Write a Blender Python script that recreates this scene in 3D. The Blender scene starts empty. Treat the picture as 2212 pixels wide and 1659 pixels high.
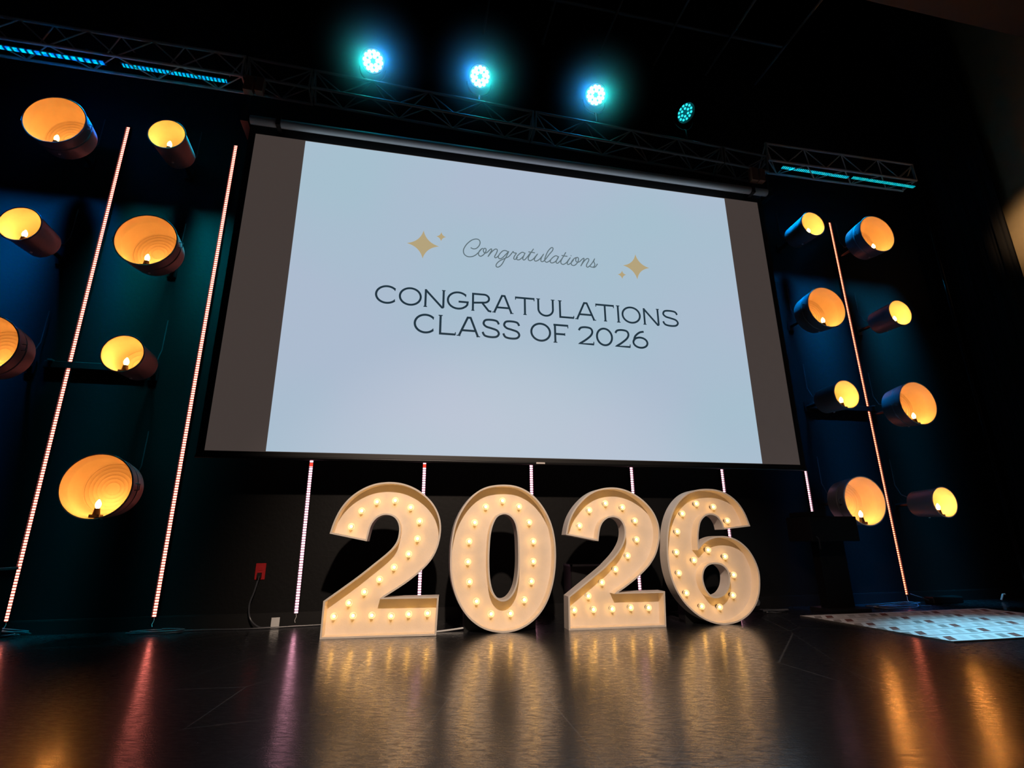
import bpy, math, random
from mathutils import Vector, Matrix
from mathutils.geometry import tessellate_polygon

# ---------------------------------------------------------------- camera, world, light, exposure
scene = bpy.context.scene
CAM = {"f":1126.7302549982776,"loc":[0,-4.4227852208110905,0.5945197295953756],"R":[0.9784566454455268,-0.20633326760356496,-0.007012536169057817],"U":[-0.05230190911709186,-0.28059444063552447,0.9584003705065773],"F":[0.1997175587828826,0.9373864424902213,0.2853411189249335]}
W_PX, H_PX = 2212, 1659
cd = bpy.data.cameras.new('camera'); cam = bpy.data.objects.new('camera', cd); scene.collection.objects.link(cam)
cd.sensor_fit = 'HORIZONTAL'; cd.sensor_width = 36.0; cd.lens = 36.0*CAM['f']/W_PX; cd.clip_start = .02; cd.clip_end = 100
r_, u_, f_ = Vector(CAM['R']), Vector(CAM['U']), Vector(CAM['F'])
m_ = Matrix((r_, u_, -f_)).transposed().to_4x4(); m_.translation = Vector(CAM['loc']); cam.matrix_world = m_
scene.camera = cam

vs = scene.view_settings
vs.view_transform = 'Standard'; vs.look = 'None'; vs.exposure = 0.0; vs.gamma = 1.0; vs.use_curve_mapping = False
scene.cycles.use_denoising = True
scene.cycles.use_light_tree = True
scene.cycles.max_bounces = 8
scene.cycles.volume_bounces = 0
scene.cycles.sample_clamp_indirect = 6.0

w = bpy.data.worlds.new('dark_hall'); scene.world = w; w.use_nodes = True
w.node_tree.nodes['Background'].inputs[0].default_value = (.35,.45,.75,1); w.node_tree.nodes['Background'].inputs[1].default_value = .004

# tuning values for the lamps of the place
KEY_W = 640          # warm front spotlight over the audience
BAR_W = 22
PAR_W, RUG_W, HAZE = 9, 1500, 4.6
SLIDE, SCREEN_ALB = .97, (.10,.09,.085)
FL_COAT = 1.0
FL_R0, FL_R1, FL_B = .04, .07, .17

def spot(name, loc, at, power, col, size, blend, rad):
    li = bpy.data.lights.new(name, 'SPOT'); li.energy = power; li.color = col; li.spot_size = math.radians(size); li.spot_blend = blend; li.shadow_soft_size = rad
    o = bpy.data.objects.new(name, li); scene.collection.objects.link(o); o.location = loc
    o.rotation_euler = (Vector(loc)-Vector(at)).to_track_quat('Z', 'Y').to_euler(); return o
spot('front_spotlight', (.15,-4.35,3.0), (.85,-.7,.15), KEY_W, (1,.76,.58), 58, .8, .05)
spot('front_spotlight', (-1.2,-4.9,3.6), (4.0,-.8,0), 240, (1,.66,.52), 24, .9, .1)
spot('side_wall_spotlight', (4.2,-2.6,4.9), (6.4,-.98,3.72), 620, (1,.66,.36), 17, 1, .1)

# measured outlines, in metres
DIGITS = [{"name":"two_a","loc":[-0.4459,-0.6429,0.0],"rz":-5.3,"out":[[0.0038,0.6392,1],[0.2489,0.5885,1],[0.2583,0.6395],[0.2698,0.6883],[0.2951,0.7292],[0.3307,0.7534],[0.3682,0.7592],[0.4063,0.7508],[0.4371,0.7246],[0.4544,0.6835],[0.4562,0.6386],[0.4468,0.5921],[0.4229,0.551],[0.3817,0.5093],[0.312,0.4523],[0.19,0.3561],[0.0021,0.2227,1],[0.0,0.0,1],[0.7281,0.0021,1],[0.7367,0.2375,1],[0.3802,0.2364,1],[0.4598,0.2846],[0.5383,0.3358],[0.6188,0.4006],[0.6771,0.4633],[0.7123,0.5277],[0.7312,0.596],[0.7376,0.6574],[0.7316,0.7197],[0.7089,0.7857],[0.6686,0.8464],[0.6138,0.898],[0.5519,0.9382],[0.4795,0.9667],[0.413,0.9784],[0.3492,0.979],[0.2787,0.9676],[0.2121,0.9422],[0.1481,0.9019],[0.0955,0.8512],[0.0552,0.791],[0.0256,0.721]],"hole":[],"bulbs":[[0.1327,0.6857],[0.1944,0.789],[0.2933,0.85],[0.4161,0.8586],[0.5245,0.8119],[0.5894,0.7192],[0.5796,0.6032],[0.5254,0.5039],[0.4331,0.4209],[0.3426,0.3456],[0.2498,0.2695],[0.1556,0.2044],[0.0674,0.1254],[0.1875,0.1265],[0.3067,0.1258],[0.4312,0.1193],[0.5437,0.1282],[0.6656,0.1313]]},{"name":"zero","loc":[0.7206,-0.7024,0.0],"rz":-1.0,"out":[[0.0009,0.9705],[-0.1191,0.9526],[-0.2092,0.9],[-0.2833,0.8123],[-0.3339,0.7068],[-0.3566,0.597],[-0.3632,0.4955],[-0.3606,0.3955],[-0.3438,0.3029],[-0.309,0.208],[-0.2568,0.1256],[-0.191,0.0628],[-0.106,0.0185],[-0.0011,-0.0001],[0.0982,0.0117],[0.1859,0.0513],[0.2619,0.117],[0.3192,0.2068],[0.3589,0.3256],[0.3771,0.454],[0.3749,0.5854],[0.3491,0.7059],[0.2943,0.8146],[0.2152,0.9022],[0.1152,0.9566]],"hole":[[0.011,0.7644],[0.0565,0.7464],[0.0878,0.6996],[0.1031,0.6201],[0.1069,0.5157],[0.106,0.4257],[0.0983,0.3497],[0.0841,0.2873],[0.06,0.2413],[0.0275,0.2107],[-0.0107,0.2043],[-0.0475,0.2255],[-0.0743,0.2723],[-0.0893,0.3408],[-0.0952,0.4288],[-0.0943,0.5178],[-0.0866,0.6212],[-0.069,0.6933],[-0.0379,0.7463]],"bulbs":[[0.0052,0.8615],[0.1251,0.8209],[0.1989,0.7107],[0.2266,0.5798],[0.224,0.445],[0.2082,0.3133],[0.1558,0.1949],[0.0583,0.1112],[-0.0745,0.1123],[-0.1748,0.1944],[-0.2245,0.3191],[-0.2373,0.4484],[-0.2308,0.5832],[-0.1936,0.7098],[-0.1162,0.8186]]},{"name":"two_b","loc":[1.1702,-0.7204,0.0],"rz":-2.0,"out":[[0.0024,0.623,1],[0.2425,0.5776,1],[0.2518,0.6312],[0.2649,0.6765],[0.2884,0.7127],[0.3244,0.7372],[0.367,0.744],[0.4087,0.7299],[0.4363,0.6929],[0.4447,0.6419],[0.4325,0.5846],[0.4023,0.5302],[0.3571,0.4772],[0.3035,0.4288],[0.2493,0.3846],[0.0044,0.213,1],[0.0,0.0,1],[0.7061,0.0002,1],[0.7185,0.2316,1],[0.3667,0.231,1],[0.4297,0.2673],[0.5155,0.3235],[0.5772,0.3716],[0.6281,0.4204],[0.672,0.4812],[0.7021,0.5544],[0.7159,0.6288],[0.7105,0.7035],[0.6822,0.7773],[0.6347,0.8402],[0.5743,0.8911],[0.508,0.9285],[0.4434,0.95],[0.3811,0.9579],[0.311,0.9539],[0.2415,0.9365],[0.1799,0.9046],[0.126,0.8605],[0.0776,0.8068],[0.0416,0.7496],[0.0175,0.6885]],"hole":[],"bulbs":[[0.12,0.6868],[0.1995,0.7974],[0.327,0.846],[0.4578,0.8182],[0.549,0.7216],[0.5514,0.5868],[0.4739,0.4748],[0.3741,0.3827],[0.268,0.2966],[0.1631,0.2092],[0.0565,0.1205],[0.1961,0.1202],[0.3334,0.1199],[0.4709,0.125],[0.6054,0.1214]]},{"name":"six","loc":[2.3004,-0.7673,0.0],"rz":-2.0,"out":[[0.3194,0.6765,1],[0.0914,0.6538,1],[0.0826,0.7007],[0.0542,0.7437],[0.0051,0.7612],[-0.043,0.7491],[-0.0837,0.709],[-0.1065,0.6427],[-0.1156,0.5902],[-0.1187,0.5329,1],[-0.0722,0.5703],[-0.0057,0.5981],[0.0665,0.6075],[0.1442,0.5984],[0.2154,0.5668],[0.279,0.5096],[0.3208,0.4357],[0.3425,0.3563],[0.3394,0.2743],[0.319,0.1925],[0.2778,0.1185],[0.215,0.0586],[0.1401,0.0199],[0.0728,0.0038],[0.0006,0.0001],[-0.076,0.0145],[-0.1567,0.0501],[-0.2284,0.1016],[-0.2913,0.17],[-0.3389,0.2538],[-0.3666,0.3442],[-0.3771,0.4385],[-0.3728,0.5404],[-0.3596,0.6308],[-0.3349,0.7193],[-0.296,0.7991],[-0.2424,0.8666],[-0.1734,0.9182],[-0.095,0.9449],[-0.0104,0.9539],[0.0805,0.9464],[0.1685,0.9137],[0.2412,0.8532],[0.2898,0.773]],"hole":[[-0.0038,0.4098],[0.0395,0.4028],[0.0731,0.378],[0.0904,0.3426],[0.0902,0.2982],[0.0738,0.2482],[0.0352,0.2053],[-0.0179,0.1879],[-0.0601,0.1963],[-0.092,0.2299],[-0.1082,0.2738],[-0.1112,0.3208],[-0.0972,0.3648],[-0.0719,0.3929],[-0.0409,0.4065]],"bulbs":[[-0.0782,0.8461],[0.06,0.8225],[0.1639,0.72],[-0.201,0.7722],[-0.2564,0.642],[-0.2791,0.4951],[-0.274,0.3498],[-0.2299,0.2123],[-0.1199,0.1199],[0.0202,0.1119],[0.137,0.1888],[0.162,0.3295],[0.1095,0.4601],[-0.0226,0.5087],[-0.1443,0.4373]]}]
SCRIPT = [[[0.489,3.0127],[0.5132,3.004],[0.5402,3.0126],[0.5629,3.0418],[0.571,3.0734],[0.5604,3.0981],[0.533,3.103],[0.4969,3.087],[0.4584,3.0476],[0.4341,3.0042],[0.4269,2.9717],[0.4365,2.9407],[0.4606,2.9247],[0.4874,2.9238],[0.5172,2.9345],[0.5439,2.957],[0.5707,2.9918],[0.5886,3.0176]],[[0.5976,3.0201],[0.5736,3.001],[0.5577,2.9667],[0.5639,2.9439],[0.582,2.9406],[0.6072,2.9636],[0.6239,2.998],[0.6201,3.0193],[0.6068,3.0177],[0.5997,2.9952],[0.612,2.9743],[0.6325,2.9828],[0.6555,3.0099],[0.6707,3.0219],[0.6726,3.0071],[0.6569,2.9748],[0.6407,2.9425]],[[0.6407,2.9425],[0.6708,2.9886],[0.6982,3.019],[0.7154,3.0251],[0.724,3.0131],[0.7136,2.9813],[0.6996,2.9513],[0.7063,2.9385],[0.724,2.95],[0.7424,2.9765]],[[0.8213,3.006],[0.8028,3.0189],[0.775,3.0156],[0.7461,2.9837],[0.732,2.9509],[0.7424,2.9338],[0.7656,2.9432],[0.7977,2.9808],[0.8263,3.0168]],[[0.8263,3.0168],[0.8088,2.9752],[0.7871,2.9287],[0.7625,2.8801],[0.7351,2.8524],[0.715,2.8535],[0.715,2.8769],[0.7411,2.9101],[0.7871,2.9409],[0.8241,2.9634],[0.8522,3.0007],[0.8647,3.0179],[0.8721,3.0064],[0.8926,3.0046],[0.8768,2.9762],[0.8691,2.9501],[0.8827,2.9428],[0.9046,2.9657]],[[0.9707,3.0109],[0.9552,3.0208],[0.9363,3.0152],[0.9079,2.9866],[0.8927,2.9575],[0.9025,2.9416],[0.9249,2.9475],[0.9546,2.9802],[0.972,3.0145],[0.9565,2.9784],[0.9511,2.9525],[0.9648,2.9472],[0.989,2.9752],[1.0179,3.0198]],[[1.0504,3.0672],[1.021,3.0167],[1.0014,2.9732],[1.0023,2.9514],[1.0198,2.9459],[1.0452,2.9645],[1.0679,2.9945],[1.0855,3.0186],[1.0645,2.9838],[1.0552,2.9573],[1.0688,2.9465],[1.0988,2.965],[1.1217,2.9937],[1.1414,3.0236],[1.1215,2.9868],[1.1145,2.9571],[1.1281,2.9477],[1.1528,2.9683],[1.1925,3.026],[1.2259,3.0717],[1.2299,3.0967],[1.2125,3.096],[1.1819,3.0561],[1.1587,3.0014],[1.1501,2.9638],[1.1649,2.9462],[1.1894,2.9586],[1.2118,2.9832]],[[1.2767,3.0113],[1.2629,3.0209],[1.2435,3.0159],[1.2158,2.9892],[1.2009,2.9613],[1.2106,2.9451],[1.2384,2.9544],[1.2649,2.9822],[1.2801,3.0152],[1.2629,2.982],[1.2556,2.9549],[1.2695,2.9482],[1.2968,2.9775],[1.3275,3.024]],[[1.3499,3.0672],[1.3262,3.0239],[1.3012,2.9738],[1.3029,2.9484],[1.3245,2.9432],[1.3524,2.9642],[1.373,2.9943],[1.3888,3.0156],[1.3679,2.9812],[1.3585,2.9545],[1.3698,2.9461],[1.3965,2.9677],[1.4206,2.9997]],[[1.4478,3.0258],[1.4243,3.0106],[1.398,2.9728],[1.3995,2.9466],[1.4247,2.9431],[1.4539,2.972],[1.4673,3.0084],[1.461,3.0273],[1.4456,3.02],[1.4399,2.9948],[1.4523,2.9788],[1.4754,2.9862],[1.4996,3.012],[1.518,3.026],[1.5185,3.0106],[1.5025,2.9774],[1.4852,2.9427]],[[1.4852,2.9427],[1.5114,2.9853],[1.5427,3.0218],[1.5627,3.0254],[1.563,3.0051],[1.5433,2.9679],[1.5402,2.9446],[1.5551,2.9406],[1.5828,2.9687],[1.608,3.0066],[1.6212,3.0306],[1.6118,3.0035],[1.6207,2.9743],[1.6081,2.9484],[1.5848,2.9445],[1.5734,2.9523]],[[1.5848,2.9445],[1.6145,2.9442],[1.6318,2.9601],[1.6464,2.9841]],[[1.0024,3.0318],[1.0307,3.0302],[1.0623,3.0284]],[[1.3083,3.0302],[1.3341,3.0283],[1.3633,3.0281]],[[1.3942,3.0386],[1.4007,3.0366]]]
STARS = [[[0.0829,3.1291],[0.2156,2.9915],[0.0851,2.8612],[-0.0496,2.9931]],[[0.2342,3.1334],[0.2742,3.0895],[0.2331,3.0448],[0.1932,3.0869]],[[2.0251,3.1223],[2.1531,2.9952],[2.0255,2.8673],[1.8962,2.9953]],[[1.8804,2.9396],[1.9173,2.9005],[1.8773,2.8552],[1.8363,2.8966]]]
TEXT = [["C",-0.2779,-0.0999,2.4214,2.586],["O",-0.0879,0.0902,2.4214,2.586],["N",0.1086,0.2851,2.4214,2.586],["G",0.3,0.4784,2.4214,2.586],["R",0.4987,0.6779,2.4214,2.586],["A",0.6779,0.8653,2.4214,2.586],["T",0.8758,1.0506,2.4214,2.586],["U",1.0613,1.2322,2.4214,2.586],["L",1.2567,1.403,2.4214,2.586],["A",1.4071,1.6056,2.4214,2.586],["T",1.6014,1.7778,2.4214,2.586],["I",1.792,1.8348,2.4214,2.586],["O",1.8491,2.0251,2.4214,2.586],["N",2.0484,2.2096,2.4214,2.586],["S",2.2347,2.3993,2.4214,2.586],["C",0.0402,0.2173,2.1888,2.3609],["L",0.2331,0.3805,2.1888,2.3609],["A",0.3842,0.5827,2.1888,2.3609],["S",0.5927,0.7477,2.1888,2.3609],["S",0.7669,0.9217,2.1888,2.3609],["O",1.0105,1.1848,2.1888,2.3609],["F",1.2048,1.3471,2.1888,2.3609],["2",1.4311,1.5749,2.1888,2.3609],["0",1.5956,1.7457,2.1888,2.3609],["2",1.7667,1.9106,2.1888,2.3609],["6",1.9291,2.0798,2.1888,2.3609]]

# ---------------------------------------------------------------- helpers
PI = math.pi
COL = bpy.context.scene.collection

def lin(r, g, b):
    f = lambda c: (c/255/12.92) if c/255 <= 0.04045 else ((c/255+0.055)/1.055)**2.4
    return (f(r), f(g), f(b), 1)

class MB:
    """collects verts/faces for one mesh"""
    def __init__(s): s.v = []; s.f = []; s.m = []; s.mat = 0
    def add(s, vs, fs):
        n = len(s.v); s.v += [tuple(v) for v in vs]
        for f in fs: s.f.append(tuple(i+n for i in f)); s.m.append(s.mat)
    def box(s, x0, x1, y0, y1, z0, z1):
        s.add([(x0,y0,z0),(x1,y0,z0),(x1,y1,z0),(x0,y1,z0),(x0,y0,z1),(x1,y0,z1),(x1,y1,z1),(x0,y1,z1)],
              [(0,3,2,1),(4,5,6,7),(0,1,5,4),(1,2,6,5),(2,3,7,6),(3,0,4,7)])
    def tube(s, pts, r, n=10, caps=True):
        pts = [Vector(q) for q in pts]; rings = []
        T0 = (pts[1]-pts[0]).normalized(); up = Vector((0,0,1)) if abs(T0.z) < .9 else Vector((1,0,0))
        N = T0.cross(up).normalized()
        for i, q in enumerate(pts):
            a = pts[max(i-1,0)]; b = pts[min(i+1,len(pts)-1)]; T = (b-a).normalized()
            N = (N - T*N.dot(T)); N = N.normalized() if N.length > 1e-6 else T.orthogonal().normalized()
            B = T.cross(N)
            rr = r[i] if isinstance(r, (list, tuple)) else r
            rings.append([q+rr*(math.cos(2*PI*k/n)*N+math.sin(2*PI*k/n)*B) for k in range(n)])
        vs = [v for R_ in rings for v in R_]; fs = []
        for i in range(len(pts)-1):
            for k in range(n):
                a = i*n+k; b = i*n+(k+1) % n; fs.append((a, a+n, b+n, b))
        if caps: fs += [tuple(range(n)), tuple(reversed(range((len(pts)-1)*n, len(pts)*n)))]
        s.add(vs, fs)
    def lathe(s, prof, M=None, n=40):
        """prof: (radius, height) about local z, transformed by matrix M"""
        M = M or Matrix.Identity(4); vs = []; fs = []
        for r, h in prof:
            for k in range(n):
                vs.append(M @ Vector((max(r,1e-4)*math.cos(2*PI*k/n), max(r,1e-4)*math.sin(2*PI*k/n), h)))
        for i in range(len(prof)-1):
            for k in range(n):
                a = i*n+k; b = i*n+(k+1) % n; fs.append((a, b, b+n, a+n))
        s.add(vs, fs)
    def build(s, name, mats, parent=None, smooth=False, angle=40):
        me = bpy.data.meshes.new(name); me.from_pydata(s.v, [], s.f)
        for m in (mats if isinstance(mats, (list, tuple)) else [mats]): me.materials.append(m)
        me.polygons.foreach_set('material_index', s.m)
        me.update()
        if smooth:
            me.polygons.foreach_set('use_smooth', [True]*len(me.polygons))
            try: me.set_sharp_from_angle(angle=math.radians(angle))
            except Exception: pass
        o = bpy.data.objects.new(name, me); COL.objects.link(o)
        if parent: o.parent = parent
        return o

def thing(name, label, cat, loc=(0,0,0), rz=0, group=None):
    o = bpy.data.objects.new(name, None); COL.objects.link(o); o.empty_display_size = .05
    o.location = loc; o.rotation_euler = (0,0,rz); o['label'] = label; o['category'] = cat
    if group: o['group'] = group
    return o
def tag(o, label, cat, group=None, kind=None):
    o['label'] = label; o['category'] = cat
    if group: o['group'] = group
    if kind: o['kind'] = kind
    return o
def struct(o, label=None):
    o['kind'] = 'structure'
    if label: o['label'] = label
    return o
def copy_tree(o, parent=None):
    c = o.copy(); COL.objects.link(c); c.parent = parent
    for ch in list(o.children): copy_tree(ch, c)
    return c

def spline(P, closed=True, sub=6):
    """Catmull-Rom through P; points with a third value are corners"""
    n = len(P); out = []
    rng = n if closed else n-1
    for i in range(rng):
        a = P[i]; b = P[(i+1) % n]
        ca = len(a) > 2; cb = len(b) > 2
        p0 = P[(i-1) % n] if (closed or i > 0) else a
        p3 = P[(i+2) % n] if (closed or i+2 < n) else b
        if ca: p0 = a
        if cb: p3 = b
        if ca and cb: out.append((a[0], a[1])); continue
        for k in range(sub):
            t = k/sub; t2 = t*t; t3 = t2*t
            out.append(tuple(.5*((2*a[j])+(-p0[j]+b[j])*t+(2*p0[j]-5*a[j]+4*b[j]-p3[j])*t2+(-p0[j]+3*a[j]-3*b[j]+p3[j])*t3) for j in (0,1)))
    if not closed: out.append((P[-1][0], P[-1][1]))
    return out

def area2(P): return sum(P[i][0]*P[(i+1)%len(P)][1]-P[(i+1)%len(P)][0]*P[i][1] for i in range(len(P)))
def inset(P, d):
    """offset a CCW polygon inwards by d (outwards when negative), mitred"""
    n = len(P); out = []
    for i in range(n):
        a = Vector(P[i-1]); b = Vector(P[i]); c = Vector(P[(i+1) % n])
        e1 = (b-a).normalized(); e2 = (c-b).normalized()
        n1 = Vector((-e1.y, e1.x)); n2 = Vector((-e2.y, e2.x)); m = (n1+n2)
        if m.length < 1e-6: m = n1
        m.normalize(); k = max(m.dot(n1), .35)
        out.append(tuple(b+m*(d/k)))
    return out

# ---------------------------------------------------------------- materials
def mat(name, base=(.5,.5,.5,1), rough=.5, metal=0., spec=.5, emit=None, es=0., bump=None, rough_noise=None):
    m = bpy.data.materials.new(name); m.use_nodes = True; nt = m.node_tree; b = nt.nodes['Principled BSDF']
    b.inputs['Base Color'].default_value = base; b.inputs['Roughness'].default_value = rough
    b.inputs['Metallic'].default_value = metal; b.inputs['Specular IOR Level'].default_value = spec
    if emit: b.inputs['Emission Color'].default_value = emit; b.inputs['Emission Strength'].default_value = es
    tc = nt.nodes.new('ShaderNodeTexCoord')
    # slight uneven tone so no surface is perfectly flat
    n = nt.nodes.new('ShaderNodeTexNoise'); n.inputs['Scale'].default_value = 9; n.inputs['Detail'].default_value = 4
    nt.links.new(tc.outputs['Object'], n.inputs['Vector'])
    mx = nt.nodes.new('ShaderNodeMix'); mx.data_type = 'RGBA'; mx.blend_type = 'MULTIPLY'; mx.inputs[0].default_value = 1
    cr = nt.nodes.new('ShaderNodeMapRange'); cr.inputs['To Min'].default_value = .88; cr.inputs['To Max'].default_value = 1.1
    nt.links.new(n.outputs['Fac'], cr.inputs['Value']); mx.inputs[6].default_value = base
    nt.links.new(cr.outputs[0], mx.inputs[7]); nt.links.new(mx.outputs[2], b.inputs['Base Color'])
    if bump:
        n2 = nt.nodes.new('ShaderNodeTexNoise'); n2.inputs['Scale'].default_value = bump[0]; n2.inputs['Detail'].default_value = 5
        nt.links.new(tc.outputs['Object'], n2.inputs['Vector'])
        bp = nt.nodes.new('ShaderNodeBump'); bp.inputs['Strength'].default_value = bump[1]; bp.inputs['Distance'].default_value = .01
        nt.links.new(n2.outputs['Fac'], bp.inputs['Height']); nt.links.new(bp.outputs[0], b.inputs['Normal'])
    return m
def emis(name, col, s, core=None):
    m = bpy.data.materials.new(name); m.use_nodes = True; nt = m.node_tree; nt.nodes.clear()
    o = nt.nodes.new('ShaderNodeOutputMaterial'); e = nt.nodes.new('ShaderNodeEmission')
    e.inputs[0].default_value = (*col[:3], 1); e.inputs[1].default_value = s
    nt.links.new(e.outputs[0], o.inputs[0]); return m
def led_tape(name, col, s, pitch=.0195, axis=2, col2=None):
    """a strip of separate diodes: bright dots along the axis, dim tape in between"""
    m = bpy.data.materials.new(name); m.use_nodes = True; nt = m.node_tree; nt.nodes.clear(); N = nt.nodes.new; L = nt.links.new
    o = N('ShaderNodeOutputMaterial'); e = N('ShaderNodeEmission'); tc = N('ShaderNodeTexCoord'); sp = N('ShaderNodeSeparateXYZ')
    L(tc.outputs['Object'], sp.inputs[0])
    d = N('ShaderNodeMath'); d.operation = 'DIVIDE'; d.inputs[1].default_value = pitch; L(sp.outputs[axis], d.inputs[0])
    f = N('ShaderNodeMath'); f.operation = 'PINGPONG'; f.inputs[1].default_value = .5; L(d.outputs[0], f.inputs[0])
    r = N('ShaderNodeMapRange'); r.inputs['From Min'].default_value = .12; r.inputs['From Max'].default_value = .3
    r.inputs['To Min'].default_value = .06*s; r.inputs['To Max'].default_value = s; L(f.outputs[0], r.inputs[0])
    e.inputs[0].default_value = (*col[:3], 1)
    if col2:
        d2 = N('ShaderNodeTexNoise'); d2.inputs['Scale'].default_value = 22; d2.inputs['Detail'].default_value = 1; L(tc.outputs['Object'], d2.inputs['Vector'])
        rr = N('ShaderNodeMapRange'); rr.inputs['From Min'].default_value = .42; rr.inputs['From Max'].default_value = .58; L(d2.outputs['Fac'], rr.inputs[0])
        mx = N('ShaderNodeMix'); mx.data_type = 'RGBA'; mx.inputs[6].default_value = (*col[:3],1); mx.inputs[7].default_value = (*col2[:3],1)
        L(rr.outputs[0], mx.inputs[0]); L(mx.outputs[2], e.inputs[0])
    L(r.outputs[0], e.inputs[1]); L(e.outputs[0], o.inputs[0]); return m

M = {}
M['wall'] = mat('wall_black_paint', (.0070,.0072,.0080,1), .6, spec=.22, bump=(30,.15))
M['side_wall'] = mat('tan_side_wall', (.30,.22,.12,1), .8, bump=(14,.5))
M['curtain'] = mat('black_drape', (.009,.007,.0065,1), .9, bump=(40,.3))
M['ceiling'] = mat('ceiling_black', (.012,.012,.015,1), .9)
M['header'] = mat('header_brown', (.10,.06,.04,1), .8, bump=(6,.4))
M['black'] = mat('black_plastic', (.007,.007,.008,1), .5)
M['matteblack'] = mat('matte_black', (.004,.004,.0045,1), .8, spec=.12)
M['blackm'] = mat('black_metal', (.02,.02,.022,1), .35, .6)
M['gloss'] = mat('glossy_black_pipe', (.01,.01,.012,1), .12, .3)
M['truss'] = mat('dark_truss_metal', (.36,.33,.32,1), .5, .4)
M['truss_wing'] = mat('truss_metal_lit_tone', (.70,.64,.60,1), .5, .3)  # paler copy of the truss metal; light on the wings put into its colour
M['pipe'] = mat('grid_pipe', (.10,.09,.09,1), .6)
M['alu'] = mat('strip_channel', (.05,.05,.055,1), .4, .7)
M['galv'] = mat('galvanised_steel', (.17,.18,.20,1), .45, .35, bump=(60,.1))
M['inner'] = mat('bucket_inside', (.78,.72,.64,1), .5, bump=(18,.12))
M['socket'] = mat('socket_dark', (.05,.035,.03,1), .5)
M['bulbsocket'] = mat('bulb_socket', (.16,.11,.07,1), .5)
M['bulbflame'] = emis('lit_candle_bulb', (1.0,.335,.055), 175)
M['foam'] = mat('cream_painted_board', (.80,.72,.63,1), .62, bump=(120,.06))
M['foamedge'] = mat('cream_painted_edge', (.80,.72,.64,1), .55)
M['casing'] = mat('screen_case_white', (.70,.66,.65,1), .5)
M['red'] = mat('red_outlet_plastic', (.55,.02,.025,1), .4)
M['white'] = mat('white_plastic', (.75,.75,.75,1), .4)
M['cable'] = mat('dark_cable', (.07,.075,.09,1), .35)
M['orangeplate'] = mat('rusty_plate', (.35,.14,.08,1), .6)
M['housing'] = mat('lamp_housing', (.02,.02,.024,1), .4)

def glass_globe():
    m = bpy.data.materials.new('lit_clear_globe'); m.use_nodes = True; nt = m.node_tree; nt.nodes.clear(); N = nt.nodes.new; L = nt.links.new
    o = N('ShaderNodeOutputMaterial'); e = N('ShaderNodeEmission'); t = N('ShaderNodeBsdfTransparent'); a = N('ShaderNodeAddShader')
    g = N('ShaderNodeBsdfGlossy'); g.inputs['Roughness'].default_value = .08; mx = N('ShaderNodeMixShader'); mx.inputs[0].default_value = .06
    e.inputs[0].default_value = (1,.80,.42,1); e.inputs[1].default_value = .35; t.inputs[0].default_value = (1,.97,.9,1)
    L(e.outputs[0], a.inputs[0]); L(t.outputs[0], a.inputs[1]); L(a.outputs[0], mx.inputs[1]); L(g.outputs[0], mx.inputs[2]); L(mx.outputs[0], o.inputs[0])
    return m
M['globe'] = glass_globe()
M['filament'] = emis('lit_filament', (1.0,.48,.08), 17)

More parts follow.
